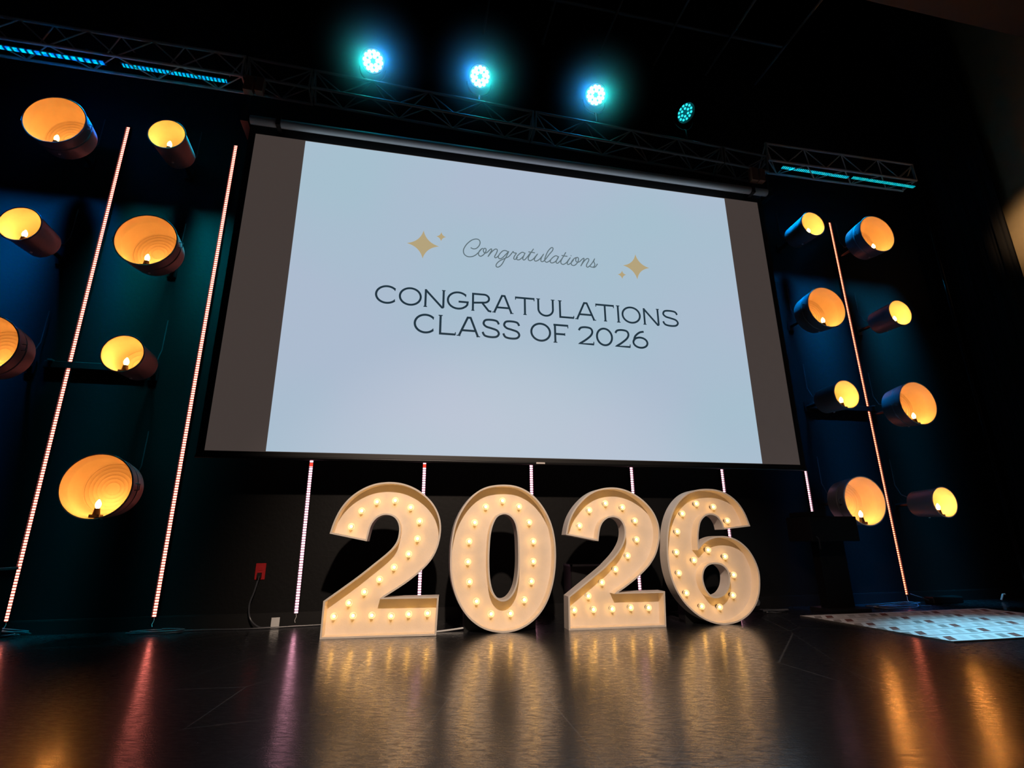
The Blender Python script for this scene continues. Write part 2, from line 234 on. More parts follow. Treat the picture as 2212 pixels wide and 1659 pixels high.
def floor_mat():
    m = bpy.data.materials.new('stage_floor_black_gloss'); m.use_nodes = True; nt = m.node_tree; N = nt.nodes.new; L = nt.links.new
    b = nt.nodes['Principled BSDF']; tc = N('ShaderNodeTexCoord')
    b.inputs['Specular IOR Level'].default_value = .24
    def mp(sc, rot=0):
        q = N('ShaderNodeMapping'); q.inputs['Scale'].default_value = sc; q0 = N('ShaderNodeMapping'); q0.inputs['Rotation'].default_value = (0,0,rot); L(tc.outputs['Object'], q0.inputs[0]); L(q0.outputs[0], q.inputs[0]); return q
    def noise(sc, scale, det=5, rot=0, rough=.55):
        n = N('ShaderNodeTexNoise'); n.inputs['Scale'].default_value = scale; n.inputs['Detail'].default_value = det; n.inputs['Roughness'].default_value = rough
        L(mp(sc, rot).outputs[0], n.inputs['Vector']); return n
    streak = noise((.13,1,1), 95, 6, .22, .62)       # fine mop and scuff lines
    grain = noise((.3,1,1), 22, 4, .12)
    speck = noise((.6,1,1), 230, 3, .9)
    wear = noise((1,1,1), 2.2, 5)
    # colour: almost black, greyer where worn, with fine pale scuffs and specks of dust
    r1 = N('ShaderNodeMapRange'); r1.inputs['From Min'].default_value = .60; r1.inputs['From Max'].default_value = .80; r1.inputs['To Max'].default_value = .5; L(streak.outputs['Fac'], r1.inputs[0])
    vor = N('ShaderNodeTexVoronoi'); vor.inputs['Scale'].default_value = 24; L(mp((1,.6,1)).outputs[0], vor.inputs['Vector'])
    r2 = N('ShaderNodeMapRange'); r2.inputs['From Min'].default_value = .035; r2.inputs['From Max'].default_value = .02; L(vor.outputs['Distance'], r2.inputs[0])
    wv = N('ShaderNodeTexVoronoi'); wv.feature = 'DISTANCE_TO_EDGE'; wv.inputs['Scale'].default_value = 1.7; L(mp((1,.4,1), .5).outputs[0], wv.inputs['Vector'])
    r3 = N('ShaderNodeMapRange'); r3.inputs['From Min'].default_value = .004; r3.inputs['From Max'].default_value = .0; r3.inputs['To Max'].default_value = .9; L(wv.outputs['Distance'], r3.inputs[0])
    mx = N('ShaderNodeMath'); mx.operation = 'MAXIMUM'; L(r1.outputs[0], mx.inputs[0]); L(r3.outputs[0], mx.inputs[1])
    c1 = N('ShaderNodeMix'); c1.data_type = 'RGBA'; c1.inputs[6].default_value = (.010,.011,.014,1); c1.inputs[7].default_value = (.075,.078,.085,1); L(mx.outputs[0], c1.inputs[0])
    sp = N('ShaderNodeMath'); sp.operation = 'MULTIPLY'; L(r2.outputs[0], sp.inputs[0])
    ns = N('ShaderNodeMapRange'); ns.inputs['From Min'].default_value = .5; ns.inputs['From Max'].default_value = .62; L(wear.outputs['Fac'], ns.inputs[0]); L(ns.outputs[0], sp.inputs[1])
    c2 = N('ShaderNodeMix'); c2.data_type = 'RGBA'; c2.inputs[7].default_value = (.6,.6,.62,1); L(sp.outputs[0], c2.inputs[0]); L(c1.outputs[2], c2.inputs[6])
    L(c2.outputs[2], b.inputs['Base Color'])
    rr = N('ShaderNodeMapRange'); rr.inputs['From Min'].default_value = .3; rr.inputs['From Max'].default_value = .7; rr.inputs['To Min'].default_value = FL_R0; rr.inputs['To Max'].default_value = FL_R1
    L(wear.outputs['Fac'], rr.inputs[0]); L(rr.outputs[0], b.inputs['Coat Roughness']); 
    g2 = noise((.38,1,1), 62, 7, .35, .8); g3 = N('ShaderNodeMapRange'); g3.inputs['From Min'].default_value = .41; g3.inputs['From Max'].default_value = .55; g3.inputs['To Min'].default_value = .12; g3.inputs['To Max'].default_value = FL_COAT
    L(g2.outputs['Fac'], g3.inputs[0]); L(g3.outputs[0], b.inputs['Coat Weight']); b.inputs['Coat IOR'].default_value = 1.5; b.inputs['Roughness'].default_value = .33
    h1 = N('ShaderNodeMath'); h1.operation = 'MULTIPLY_ADD'; h1.inputs[1].default_value = .9; L(streak.outputs['Fac'], h1.inputs[0])
    h2 = N('ShaderNodeMath'); h2.operation = 'MULTIPLY'; h2.inputs[1].default_value = .45; L(speck.outputs['Fac'], h2.inputs[0]); L(h2.outputs[0], h1.inputs[2])
    h3 = N('ShaderNodeMath'); h3.operation = 'MULTIPLY_ADD'; h3.inputs[1].default_value = .8; L(grain.outputs['Fac'], h3.inputs[0]); L(h1.outputs[0], h3.inputs[2])
    bp = N('ShaderNodeBump'); bp.inputs['Strength'].default_value = FL_B; bp.inputs['Distance'].default_value = .0035
    L(h3.outputs[0], bp.inputs['Height']); L(bp.outputs[0], b.inputs['Normal']); L(bp.outputs[0], b.inputs['Coat Normal'])
    return m
M['floor'] = floor_mat()

def slide_mat():
    """the lit picture area of the projection screen: pale blue, a little greener to one side"""
    m = bpy.data.materials.new('projected_slide'); m.use_nodes = True; nt = m.node_tree; N = nt.nodes.new; L = nt.links.new
    b = nt.nodes['Principled BSDF']; b.inputs['Base Color'].default_value = (*SCREEN_ALB, 1); b.inputs['Roughness'].default_value = .9
    tc = N('ShaderNodeTexCoord'); n = N('ShaderNodeTexNoise'); n.inputs['Scale'].default_value = .55; n.inputs['Detail'].default_value = 1.5
    L(tc.outputs['Object'], n.inputs['Vector'])
    r = N('ShaderNodeMapRange'); r.inputs['From Min'].default_value = .38; r.inputs['From Max'].default_value = .62; L(n.outputs['Fac'], r.inputs[0])
    mx = N('ShaderNodeMix'); mx.data_type = 'RGBA'; mx.inputs[6].default_value = (.425,.515,.645,1); mx.inputs[7].default_value = (.39,.535,.635,1)
    L(r.outputs[0], mx.inputs[0]); L(mx.outputs[2], b.inputs['Emission Color']); b.inputs['Emission Strength'].default_value = SLIDE
    return m
M['slide'] = slide_mat()
M['screen'] = mat('screen_fabric', (*SCREEN_ALB,1), .9, emit=(1,.76,.68,1), es=.054)  # faint glow stands in for projector light on the blank fabric
M['ink'] = mat('projected_dark_ink', (.05,.05,.05,1), .9, emit=(.016,.034,.05,1), es=1)
M['greyink'] = mat('projected_grey_ink', (.08,.08,.08,1), .9, emit=(.11,.155,.175,1), es=1)
M['gold'] = mat('projected_gold_ink', (.08,.08,.08,1), .9, emit=(.45,.36,.20,1), es=1)

def rug_mat():
    """rows of small slanted tiles: grey, red brown, pale; thin dark line between the rows"""
    m = bpy.data.materials.new('rug_slanted_tiles'); m.use_nodes = True; nt = m.node_tree; N = nt.nodes.new; L = nt.links.new
    b = nt.nodes['Principled BSDF']; b.inputs['Roughness'].default_value = .95
    tc = N('ShaderNodeTexCoord'); sp = N('ShaderNodeSeparateXYZ'); L(tc.outputs['Object'], sp.inputs[0])
    def mth(op, a, c=None, d=None):
        q = N('ShaderNodeMath'); q.operation = op
        for i, v in enumerate((a, c, d)):
            if v is None: continue
            if isinstance(v, (int, float)): q.inputs[i].default_value = v
            else: L(v, q.inputs[i])
        return q.outputs[0]
    X, Y = sp.outputs[0], sp.outputs[1]           # object origin: far left corner, y runs towards the audience as -y
    v = mth('DIVIDE', mth('MULTIPLY', Y, -1), .1855)     # row number
    row = mth('FLOOR', v); fv = mth('SUBTRACT', v, row)
    u0 = mth('ADD', X, mth('MULTIPLY', mth('SUBTRACT', fv, .62), .13))    # slanted
    u = mth('DIVIDE', mth('SUBTRACT', u0, .035), .0995)
    k = mth('FLOOR', u); fu = mth('SUBTRACT', u, k)
    kk = mth('FLOORED_MODULO', k, 5)
    tile = mth('MULTIPLY', mth('LESS_THAN', fu, .60), mth('MULTIPLY', mth('GREATER_THAN', fv, .33), mth('LESS_THAN', fv, .92)))
    ramp = N('ShaderNodeValToRGB'); ramp.color_ramp.interpolation = 'CONSTANT'
    cols = [(.30,.27,.25),(.20,.075,.06),(.62,.60,.58),(.50,.48,.46),(.55,.50,.47)]
    el = ramp.color_ramp.elements; el[0].position = 0; el[0].color = (*cols[0],1); el[1].position = .2; el[1].color = (*cols[1],1)
    for i in (2,3,4):
        e = el.new(i*.2); e.color = (*cols[i],1)
    L(mth('ADD', mth('DIVIDE', kk, 5), .02), ramp.inputs[0])
    mx = N('ShaderNodeMix'); mx.data_type = 'RGBA'; mx.inputs[6].default_value = (.72,.70,.68,1); L(tile, mx.inputs[0]); L(ramp.outputs[0], mx.inputs[7])
    zz = mth('MULTIPLY', mth('PINGPONG', mth('ADD', X, mth('MULTIPLY', row, .06)), .25), .16)
    ln = mth('LESS_THAN', mth('ABSOLUTE', mth('SUBTRACT', fv, mth('ADD', zz, .06))), .035)
    m2 = N('ShaderNodeMix'); m2.data_type = 'RGBA'; L(ln, m2.inputs[0]); L(mx.outputs[2], m2.inputs[6]); m2.inputs[7].default_value = (.16,.12,.11,1)
    L(m2.outputs[2], b.inputs['Base Color'])
    n2 = N('ShaderNodeTexNoise'); n2.inputs['Scale'].default_value = 300; L(tc.outputs['Object'], n2.inputs['Vector'])
    bp = N('ShaderNodeBump'); bp.inputs['Strength'].default_value = .4; bp.inputs['Distance'].default_value = .004; L(n2.outputs['Fac'], bp.inputs['Height']); L(bp.outputs[0], b.inputs['Normal'])
    return m
M['rug'] = rug_mat()
M['rugedge'] = mat('rug_backing', (.05,.045,.04,1), .9)

# ---------------------------------------------------------------- the setting
q = MB(); q.box(-7, 9, -9, .3, -.1, 0); struct(q.build('floor', M['floor']), 'black glossy stage floor with fine scratches')
q = MB(); q.box(-7, 6.6, 0, .2, 0, 8.2); struct(q.build('wall_back', M['wall']), 'black painted back wall of the stage')
q = MB(); q.box(-7, 6.2, -.016, 0, 0, .085); q.box(-7, 6.2, -.012, 0, .085, .092); struct(q.build('baseboard_back', M['black']))
q = MB(); q.box(6.4, 6.6, -9, 0, 0, 8.2); struct(q.build('wall_right', M['side_wall']), 'tan textured side wall')
q = MB(); q.box(-7.2, -7, -9, .2, 0, 8.2); struct(q.build('wall_left', M['wall']))
q = MB(); q.box(-7.2, 6.6, -9, .2, 8.2, 8.4); struct(q.build('ceiling', M['ceiling']), 'black ceiling above the stage')
q = MB(); q.box(-7, 6.4, -2.0, -1.5, 5.47, 8.2); struct(q.build('trim_1', M['header']), 'dark brown header beam across the stage opening')

# side curtain: pleated black drape hanging at the right end of the stage
pts = []; nf = 90
for i in range(nf+1):
    t = i/nf; y = -.72+.68*t; x = 6.26+.022*math.sin(t*34)+.012*math.sin(t*71+1)
    pts.append((x, y))
q = MB(); th = .012
vs = []
for x, y in pts: vs += [(x,y,.02),(x,y,8.0),(x+th,y,.02),(x+th,y,8.0)]
fs = []
for i in range(nf):
    a = 4*i; b = a+4; fs += [(a,a+1,b+1,b),(a+2,b+2,b+3,a+3),(a,b,b+2,a+2),(a+1,a+3,b+3,b+1)]
q.add(vs, fs); cu = q.build('stage_curtain', M['curtain'], smooth=True, angle=80); tag(cu, 'dark pleated curtain hanging at the right end of the stage', 'curtain')

# glossy black pole at the right end of the wall
t = thing('black_pole', 'glossy black vertical pole standing right of the bucket lights', 'pole', (6.02,-.14,0))
q = MB(); q.tube([(0,0,0.02),(0,0,4.7)], .028, 18); q.build('pole_tube', M['gloss'], t, True)
q = MB(); q.lathe([(0,0),(.11,0),(.11,.012),(.04,.02),(.035,.05),(0,.05)]); q.build('base_plate', M['blackm'], t, True)
q = MB(); q.box(-.05,.05,-.02,.138,4.55,4.62); q.build('wall_bracket', M['blackm'], t)

# grid pipes under the ceiling
gp = 'dark pipes of the lighting grid'
q = MB(); q.tube([(-4,0,0),(4.04,0,0)], .018, 10); o = q.build('grid_pipe', M['pipe'], None, True); o.location = (0,-.53,6); tag(o, 'long dark grid pipe running parallel to the wall above the lamps', 'pipe', gp)
for i, x in enumerate((4.04, 3.36, 2.68, 2.0, 1.32, .64)):
    q = MB(); q.tube([(0,-1.0,0),(0,.5,0)], .014, 10); o = q.build('grid_pipe', M['pipe'], None, True); o.location = (x,-.53,5.97)
    tag(o, ['dark cross pipe at the right end of the long grid pipe', 'dark cross pipe, second from the right end of the long grid pipe', 'dark cross pipe, third from the right end of the long grid pipe', 'dark cross pipe, fourth from the right end of the long grid pipe', 'dark cross pipe, fifth from the right end of the long grid pipe','dark cross pipe, leftmost of those on the long grid pipe'][i], 'pipe', gp)

# ---------------------------------------------------------------- projection screen
YS = -.45
scr = thing('projection_screen', 'large projection screen showing a congratulations slide for the class of 2026', 'projection screen', (1.05,YS,1.165))
def SX(x): return x-1.05
def SZ(z): return z-1.165
q = MB(); q.box(SX(-1.345), SX(3.43), 0, .004, SZ(1.203), SZ(3.885)); q.build('screen_fabric', M['screen'], scr)
q = MB()
for x0,x1,z0,z1 in ((-1.395,3.482,1.163,1.203),(-1.395,3.482,3.885,3.965),(-1.395,-1.345,1.203,3.885),(3.43,3.482,1.203,3.885)):
    q.box(SX(x0),SX(x1),-.004,.012,SZ(z0),SZ(z1))
q.build('black_border', M['black'], scr)
q = MB(); q.tube([(SX(-1.40),.006,SZ(1.165)),(SX(3.49),.006,SZ(1.165))], .013, 12); q.build('bottom_bar', M['blackm'], scr, True)
q = MB(); q.box(SX(1.035),SX(1.105),-.0085,-.0055,SZ(1.160),SZ(1.172)); q.build('maker_badge', M['casing'], scr)
q = MB(); q.tube([(SX(-1.375),-.075,SZ(3.955)),(SX(3.49),-.075,SZ(3.955))], .036, 20); q.box(SX(-1.375),SX(3.49),-.075,.06,SZ(3.97),SZ(3.99)); o = q.build('screen_case', M['casing'], scr, True, 50)
for x in (-1.17, 3.30):
    q = MB(); q.box(SX(x),SX(x+.035),-.116,.44,SZ(3.912),SZ(3.997)); q.build('case_strap', M['blackm'], scr)
for x in (-1.47, 3.55):
    q = MB(); q.box(SX(x),SX(x+.06),-.035,.44,SZ(3.97),SZ(4.07)); q.box(SX(x)+.02,SX(x)+.04,-.02,.01,SZ(4.07),SZ(4.33)); q.build('end_bracket', M['blackm'], scr)
sl = MB(); sl.box(SX(-.947), SX(3.052), -.003, -.0005, SZ(1.207), SZ(3.878)); sl = sl.build('projected_slide', M['slide'], scr)

def ribbon(q, P, w, y=-.0045, closed=False, taper=False):
    n = len(P)
    if n < 2: return
    L_, R_ = [], []
    for i in range(n):
        a = Vector(P[(i-1) % n] if (closed or i) else P[0]); c = Vector(P[(i+1) % n] if (closed or i < n-1) else P[-1]); b = Vector(P[i])
        d1 = (b-a); d2 = (c-b)
        if d1.length < 1e-9: d1 = d2
        if d2.length < 1e-9: d2 = d1
        n1 = Vector((-d1.y,d1.x)).normalized(); n2 = Vector((-d2.y,d2.x)).normalized(); m_ = n1+n2
        m_ = m_.normalized() if m_.length > 1e-6 else n1
        h = w/2/max(m_.dot(n1), .5)
        L_.append(b+m_*h); R_.append(b-m_*h)
    vs = []; fs = []
    for l, r in zip(L_, R_): vs += [(l.x,y,l.y),(r.x,y,r.y),(l.x,y+.0012,l.y),(r.x,y+.0012,r.y)]
    for i in range(n if closed else n-1):
        a = 4*i; b = 4*((i+1) % n); fs += [(a,a+1,b+1,b),(a+2,b+2,b+3,a+3),(a,b,b+2,a+2),(a+1,a+3,b+3,b+1)]
    q.add(vs, fs)

def arc(cx, cy, rx, ry, a0, a1, n=28): return [(cx+rx*math.cos(math.radians(a0+(a1-a0)*i/n)), cy+ry*math.sin(math.radians(a0+(a1-a0)*i/n))) for i in range(n+1)]
sw = .104
def glyph(c):
    """strokes in a box of width 1 and height 1 (drawn on the stroke's centre line); last value: small flared serifs (x, y, dx, dy)"""
    h = sw/2
    if c == 'C': return [arc(.52,.5,.48,.5-h,42,318,40)], [(.87,.80,.05,-.07),(.87,.2,.05,.07)]
    if c == 'O': return [arc(.5,.5,.5-.03,.5-h,0,360,56)], []
    if c == '0': return [arc(.5,.5,.46,.5-h,0,360,56)], []
    if c == 'G': return [arc(.52,.5,.48,.5-h,42,300,40)+[(.88,.20),(.95,.30),(.965,.44),(.54,.44)]], [(.87,.80,.05,-.07)]
    if c == 'N': return [[(.09,0),(.09,.97)],[(.07,.95),(.86,.04),(.93,.04)],[(.92,1),(.92,.03)]], [(.09,0,.09,0),(.92,1,.09,0)]
    if c == 'R': return [[(.10,0),(.10,1)],[(.06,1-h),(.62,1-h)]+arc(.62,.75-h/2,.24,.25-h/2,90,-90,16)+[(.10,.5-h)],[(.55,.46),(.84,.06),(.97,.03)]], [(.10,0,.08,0)]
    if c == 'A': return [[(.10,0),(.46,.97),(.58,.97),(.90,0)],[(.22,.30),(.80,.30)]], [(.09,0,.09,0),(.91,0,.09,0)]
    if c == 'T': return [[(.03,1-h),(.97,1-h)],[(.5,0),(.5,1)]], [(.5,0,.09,0),(.03,.91,0,.09),(.97,.91,0,.09)]
    if c == 'U': return [[(.12,1),(.12,.42)]+[(x,y) for x,y in arc(.5,.42,.38,.42-h,180,360,24)]+[(.88,1)]], [(.12,1,.1,0),(.88,1,.1,0)]
    if c == 'L': return [[(.13,1),(.13,h),(.97,h)]], [(.13,1,.1,0),(.97,.10,0,.07)]
    if c == 'I': return [[(.5,0),(.5,1)]], [(.5,0,.10,0),(.5,1,.10,0)]
    if c == 'S': return [spline([(.93,.74),(.82,.90),(.52,1-h),(.20,.91),(.10,.73),(.24,.58),(.52,.51),(.82,.42),(.93,.25),(.80,.09),(.48,h),(.17,.11),(.05,.29)], False, 6)], []
    if c == 'F': return [[(.14,0),(.14,1)],[(.05,1-h),(.96,1-h)],[(.14,.47),(.74,.47)]], [(.14,0,.1,0),(.95,.90,0,.09),(.74,.47,0,.07)]
    if c == '2': return [spline([(.05,.76),(.18,.90),(.48,1-h),(.80,.90),(.90,.72),(.78,.50),(.42,.24),(.08,.05,1),(.97,.05,1)], False, 6)], [(.96,.12,0,.07)]
    if c == '6': return [arc(.5,.33,.44,.33-h,0,360,40), spline([(.10,.40),(.20,.66),(.48,.88),(.76,1-h)], False, 6)], []
q = MB()
for c, x0, x1, z0, z1 in TEXT:
    H_ = z1-z0; W_ = x1-x0; S_, F_ = glyph(c)
    tr = lambda P: [(SX(x0+a*W_), SZ(z0+b*H_)) for a, b in P]
    for P in S_:
        cl = len(P) > 20 and abs(P[0][0]-P[-1][0]) < 1e-6 and abs(P[0][1]-P[-1][1]) < 1e-6
        ribbon(q, tr(P[:-1] if cl else P), H_*sw, closed=cl)
    for sx_, sy_, dx, dy in F_:
        cx, cz = SX(x0+sx_*W_), SZ(z0+sy_*H_); t_ = H_*.045
        if abs(dx) > abs(dy) or dy == 0: ribbon(q, [(cx-abs(dx)*H_,cz+(t_/2 if sy_ < .5 else -t_/2)),(cx+abs(dx)*H_,cz+(t_/2 if sy_ < .5 else -t_/2))], t_, y=-.0048)
        else: ribbon(q, [(cx,cz-abs(dy)*H_),(cx,cz+abs(dy)*H_)], t_, y=-.0048)
o = q.build('headline_lettering', M['ink'], sl); o['label'] = 'dark capitals reading CONGRATULATIONS CLASS OF 2026'
q = MB()
for P in SCRIPT: ribbon(q, [(SX(a),SZ(b)) for a, b in spline(P, False, 5)], .0088)
o = q.build('script_lettering', M['greyink'], sl); o['label'] = 'thin grey script reading Congratulations'
for S_ in STARS:
    pts = [Vector(a) for a in S_]; c = sum(pts, Vector((0,0)))/4; out_ = []
    for i in range(4):
        a, b = pts[i], pts[(i+1) % 4]; ctrl = c+((a+b)/2-c)*.38
        for k in range(10):
            t_ = k/10; out_.append((1-t_)**2*a+2*t_*(1-t_)*ctrl+t_*t_*b)
    q = MB(); n_ = len(out_)
    vs = [(SX(v.x),-.0052,SZ(v.y)) for v in out_]+[(SX(v.x),-.0035,SZ(v.y)) for v in out_]+[(SX(c.x),-.0052,SZ(c.y))]
    fs = [(i,(i+1) % n_,2*n_) for i in range(n_)]+[(i,i+n_,(i+1) % n_+n_,(i+1) % n_) for i in range(n_)]
    q.add(vs, fs); o = q.build('star', M['gold'], sl); o['label'] = 'gold four-pointed star'

# ---------------------------------------------------------------- marquee numbers
def digit(e, label, z_stand):
    th = .011; D = .118; PD = .088
    root = thing('marquee_number', label, 'marquee number', e['loc'], math.radians(e['rz']), 'lit marquee numbers spelling 2026 on the stage floor')
    O = spline(e['out']); H_ = spline(e['hole']) if e['hole'] else None
    if area2(O) < 0: O = O[::-1]
    if H_ and area2(H_) < 0: H_ = H_[::-1]
    q = MB()
    def wall(P, d):
        I = inset(P, d); n = len(P)
        rings = [(P,0),(P,D),(I,D),(I,0)]; vs = []
        for R_, y in rings: vs += [(u,y,v) for u, v in R_]
        fs = []
        for r in range(4):
            for k in range(n):
                a = r*n+k; b = r*n+(k+1) % n; c = ((r+1) % 4)*n+(k+1) % n; d_ = ((r+1) % 4)*n+k
                fs.append((a,b,c,d_) if d > 0 else (a,d_,c,b))
        q.add(vs, fs); return I
    I = wall(O, th)
    J = wall(H_, -th) if H_ else None
    rim = q.build('side_wall', M['foamedge'], root, True, 35)
    loops = [[Vector((u,v,0)) for u, v in inset(O, th*.5)]]
    if H_: loops.append([Vector((u,v,0)) for u, v in inset(H_, -th*.5)][::-1])
    tris = tessellate_polygon(loops); flat = [v for l in loops for v in l]; n = len(flat)
    q = MB(); vs = [(v.x,PD,v.y) for v in flat]+[(v.x,PD+.008,v.y) for v in flat]
    q.add(vs, [tuple(t_) for t_ in tris]+[tuple(i+n for i in reversed(t_)) for t_ in tris]); q.build('face_panel', M['foam'], root)
    for u, v in e['bulbs']:
        Mx = Matrix.Translation((u,PD,v)) @ Matrix.Rotation(PI/2, 4, 'X')    # local z -> -y (to the audience)
        q = MB(); R = .0225; g = [(.0085,.018)]
        for k in range(13):
            a = math.radians(-62+k*(152/12)); g.append((R*math.cos(a), .040+R*math.sin(a)))
        q.lathe(g, Mx, 18); b = q.build('bulb', M['globe'], root, True, 80)
        q = MB(); q.lathe([(0,.0295),(.007,.031),(.0108,.040),(.007,.049),(0,.051)], Mx, 10); q.build('filament', M['filament'], b, True, 80)
        q = MB(); q.lathe([(0,.0),(.0125,.0),(.0125,.012),(.010,.019),(.0085,.020)], Mx, 14); q.build('socket', M['bulbsocket'], b, True)
    # black support behind
    for u0, u1, zt in z_stand:
        q = MB(); q.box(u0, u1, D, D+.10, 0, zt); q.box(u0, u0+.03, D+.02, D+.26, 0, .02); q.box(u1-.03, u1, D+.02, D+.26, 0, .02); q.build('support_foot', M['black'], root)
    return root
digit(DIGITS[0], 'cream marquee number 2 with glowing bulbs, first digit from the left', [(.12,.62,.10)])
digit(DIGITS[1], 'cream marquee number 0 with glowing bulbs around its tall oval opening', [(-.25,.25,.13)])
digit(DIGITS[2], 'cream marquee number 2 with glowing bulbs between the number 0 and the number 6', [(.12,.6,.10)])
six = digit(DIGITS[3], 'cream marquee number 6 with glowing bulbs at the right end of the row', [(-.22,.22,.12)])
q = MB(); q.tube([(.30,.2,.10),(.40,.2,.115)], .012); q.lathe([(0,-.028),(.02,-.02),(.028,0),(.02,.02),(0,.028)], Matrix.Translation((.42,.2,.118)), 16); q.build('support_knob', M['white'], six, True, 80)

# ---------------------------------------------------------------- LED strips on the wall
ST = [('', -2.526, .09, 4.13, 'warm'),
      ('', -1.640, .088, 4.084, 'warm'),
      ('', -.701, .08, 1.235, 'white'), ('', .190, .08, 1.245, 'white'), ('', 1.103, .08, 1.245, 'white'),
      ('', 2.032, .08, 1.245, 'white'), ('', 2.941, .08, 1.25, 'white'), ('', 3.847, .08, 1.24, 'white'), ('', 4.730, .066, 4.11, 'amber')]
SLAB = ['tall glowing pinkish light strip on the wall nearest the left edge of the stage',
 'tall glowing pinkish light strip on the wall just left of the projection screen',
 'short white light strip under the screen, left of the first number 2',
 'short white light strip on the wall behind the first number 2',
 'short white light strip on the wall rising behind the number 0',
 'short white light strip on the wall behind the second number 2',
 'short white light strip on the wall behind the number 6',
 'short white light strip on the wall below the lower right corner of the screen',
 'tall glowing warm light strip on the wall between the two right columns of bucket lights']
STM = {'warm': led_tape('led_tape_warm', (1,.20,.15), 6.2), 'white': led_tape('led_tape_white', (1,.42,.56), 5.0), 'amber': led_tape('led_tape_amber', (1,.19,.10), 5.8)}
M['redreflex'] = emis('painted_red_reflection', (1,.05,.03), 1.6)
for i, ((_, x, z0, z1, kind), lb) in enumerate(zip(ST, SLAB)):
    t = thing('led_light_strip', lb, 'light strip', (x,-.002,z0), 0, 'vertical light strips on the back wall')
    L_ = z1-z0
    q = MB(); q.box(-.020,.020,-.012,0,0,L_); q.box(-.020,-.015,-.024,-.012,0,L_); q.box(.015,.020,-.024,-.012,0,L_); q.build('channel', M['alu'], t)
    q = MB(); q.box(-.0115,.0115,-.0165,-.0125,.004,L_-.004); q.build('led_tape', STM[kind], t)
    if i in (2,3):
        q = MB(); q.box(-.012,.012,-.0175,-.0125,L_-.075,L_-.045); q.build('red_reflection_piece', M['redreflex'], t)  # glowing piece that imitates a red reflection near the strip top
    q = MB(); q.tube([(0,-.012,0),(.004,-.016,-.02),(-.004,-.02,-.045),(.002,-.026,-.06)], .0022, 6); q.build('lead_wire', M['white'], t, True)

# ---------------------------------------------------------------- bucket lights
def bucket(big):
    r = .208 if big else .133
    rb = .186 if big else .118
    d = .225 if big else .275
    root = thing('bucket_light', 'x', 'bucket light', (0,0,0), 0, 'metal bucket lights on the wall')
    # local z of the lathe = towards the audience (-y)
    A = Matrix.Rotation(PI/2, 4, 'X')
    yf = .5   # opening distance from the wall (root sits on the wall at the bucket axis)
    b0 = yf-d
    q = MB(); rr = lambda s: rb+(r-rb)*s
    prof = [(0,b0),(rb-.006,b0),(rb,b0+.004)]
    for s_ in ((.42,.46,.50,.54,.58,.62) if big else (.80,.84,.88)):
        prof.append((rr(s_)+(.005 if int(s_*100) % 8 in (6,2) else 0), b0+d*s_))
    prof += [(rr(1),yf-.012),(r+.005,yf-.009),(r+.007,yf-.004),(r+.004,yf)]
    q.mat = 0; q.lathe(prof, A, 56)
    q.mat = 1
    inn = [(r+.004,yf),(r-.003,yf-.001),(r-.004,yf-.010)]
    for s_ in ((.70,.66,.62) if big else (.74,)): inn.append((rr(s_)-(.006 if s_ == .66 else .004), b0+d*s_))
    inn += [(rb-.006,b0+.010)]
    nr = 6 if big else 3
    for k in range(nr):
        a = rb*(.90-.80*k/nr); inn += [(a+.006,b0+.006),(a,b0+.0085),(a-.006,b0+.006)]
    inn += [(0,b0+.006)]
    q.lathe(inn, A, 56)
    body = q.build('bucket', [M['galv'], M['inner']], root, True, 30)
    for s_ in (-1,1):
        q = MB(); x = s_*(rr(.9)+.006)
        q.tube([(x,-(yf-.035),-.022),(x+s_*.026,-(yf-.035),-.020),(x+s_*.026,-(yf-.035),.020),(x,-(yf-.035),.022)], .0032, 8)
        h = q.build('handle', M['galv'], root, True)
        if not big: bpy.data.objects.remove(h)
    # bracket arm from the wall to the back of the bucket
    q = MB(); q.tube([(0,0,0),(0,-b0+.002,0)], .016, 12); q.box(-.034,.034,-.008,0,-.05,.05); q.build('wall_bracket', M['blackm'], root, True)
    # lamp socket and bulb inside, near the rim
    yb = -(yf-.075)
    zb = -rr(.7)+.006
    q = MB(); q.box(-.030,.030,yb-.026,yb+.026,zb,zb+.018); q.tube([(0,yb,zb+.018),(0,yb,zb+.058)], [.022,.016], 14); q.build('lamp_socket', M['socket'], root, True)
    q = MB(); Mx = Matrix.Translation((0,yb,zb+.058))
    q.lathe([(.008,0),(.0135,.010),(.0165,.022),(.0145,.036),(.009,.047),(.0045,.055),(0,.058)], Mx, 18); q.build('bulb', M['bulbflame'], root, True, 80)
    # bolt head under the bucket and the cable going up the wall
    q = MB(); q.lathe([(0,-.004),(.008,-.004),(.008,.004),(0,.004)], Matrix.Translation((0.0,-(b0+d*.35),-rr(.35)-.006)), 10); q.build('bolt', M['white'], root)
    q = MB(); q.tube([(.02,-b0,.03),(.03,-.06,.10),(.03,-.012,.20),(.032,-.010,.46)], .004, 6); q.build('power_cable', M['cable'], root, True)
    return root
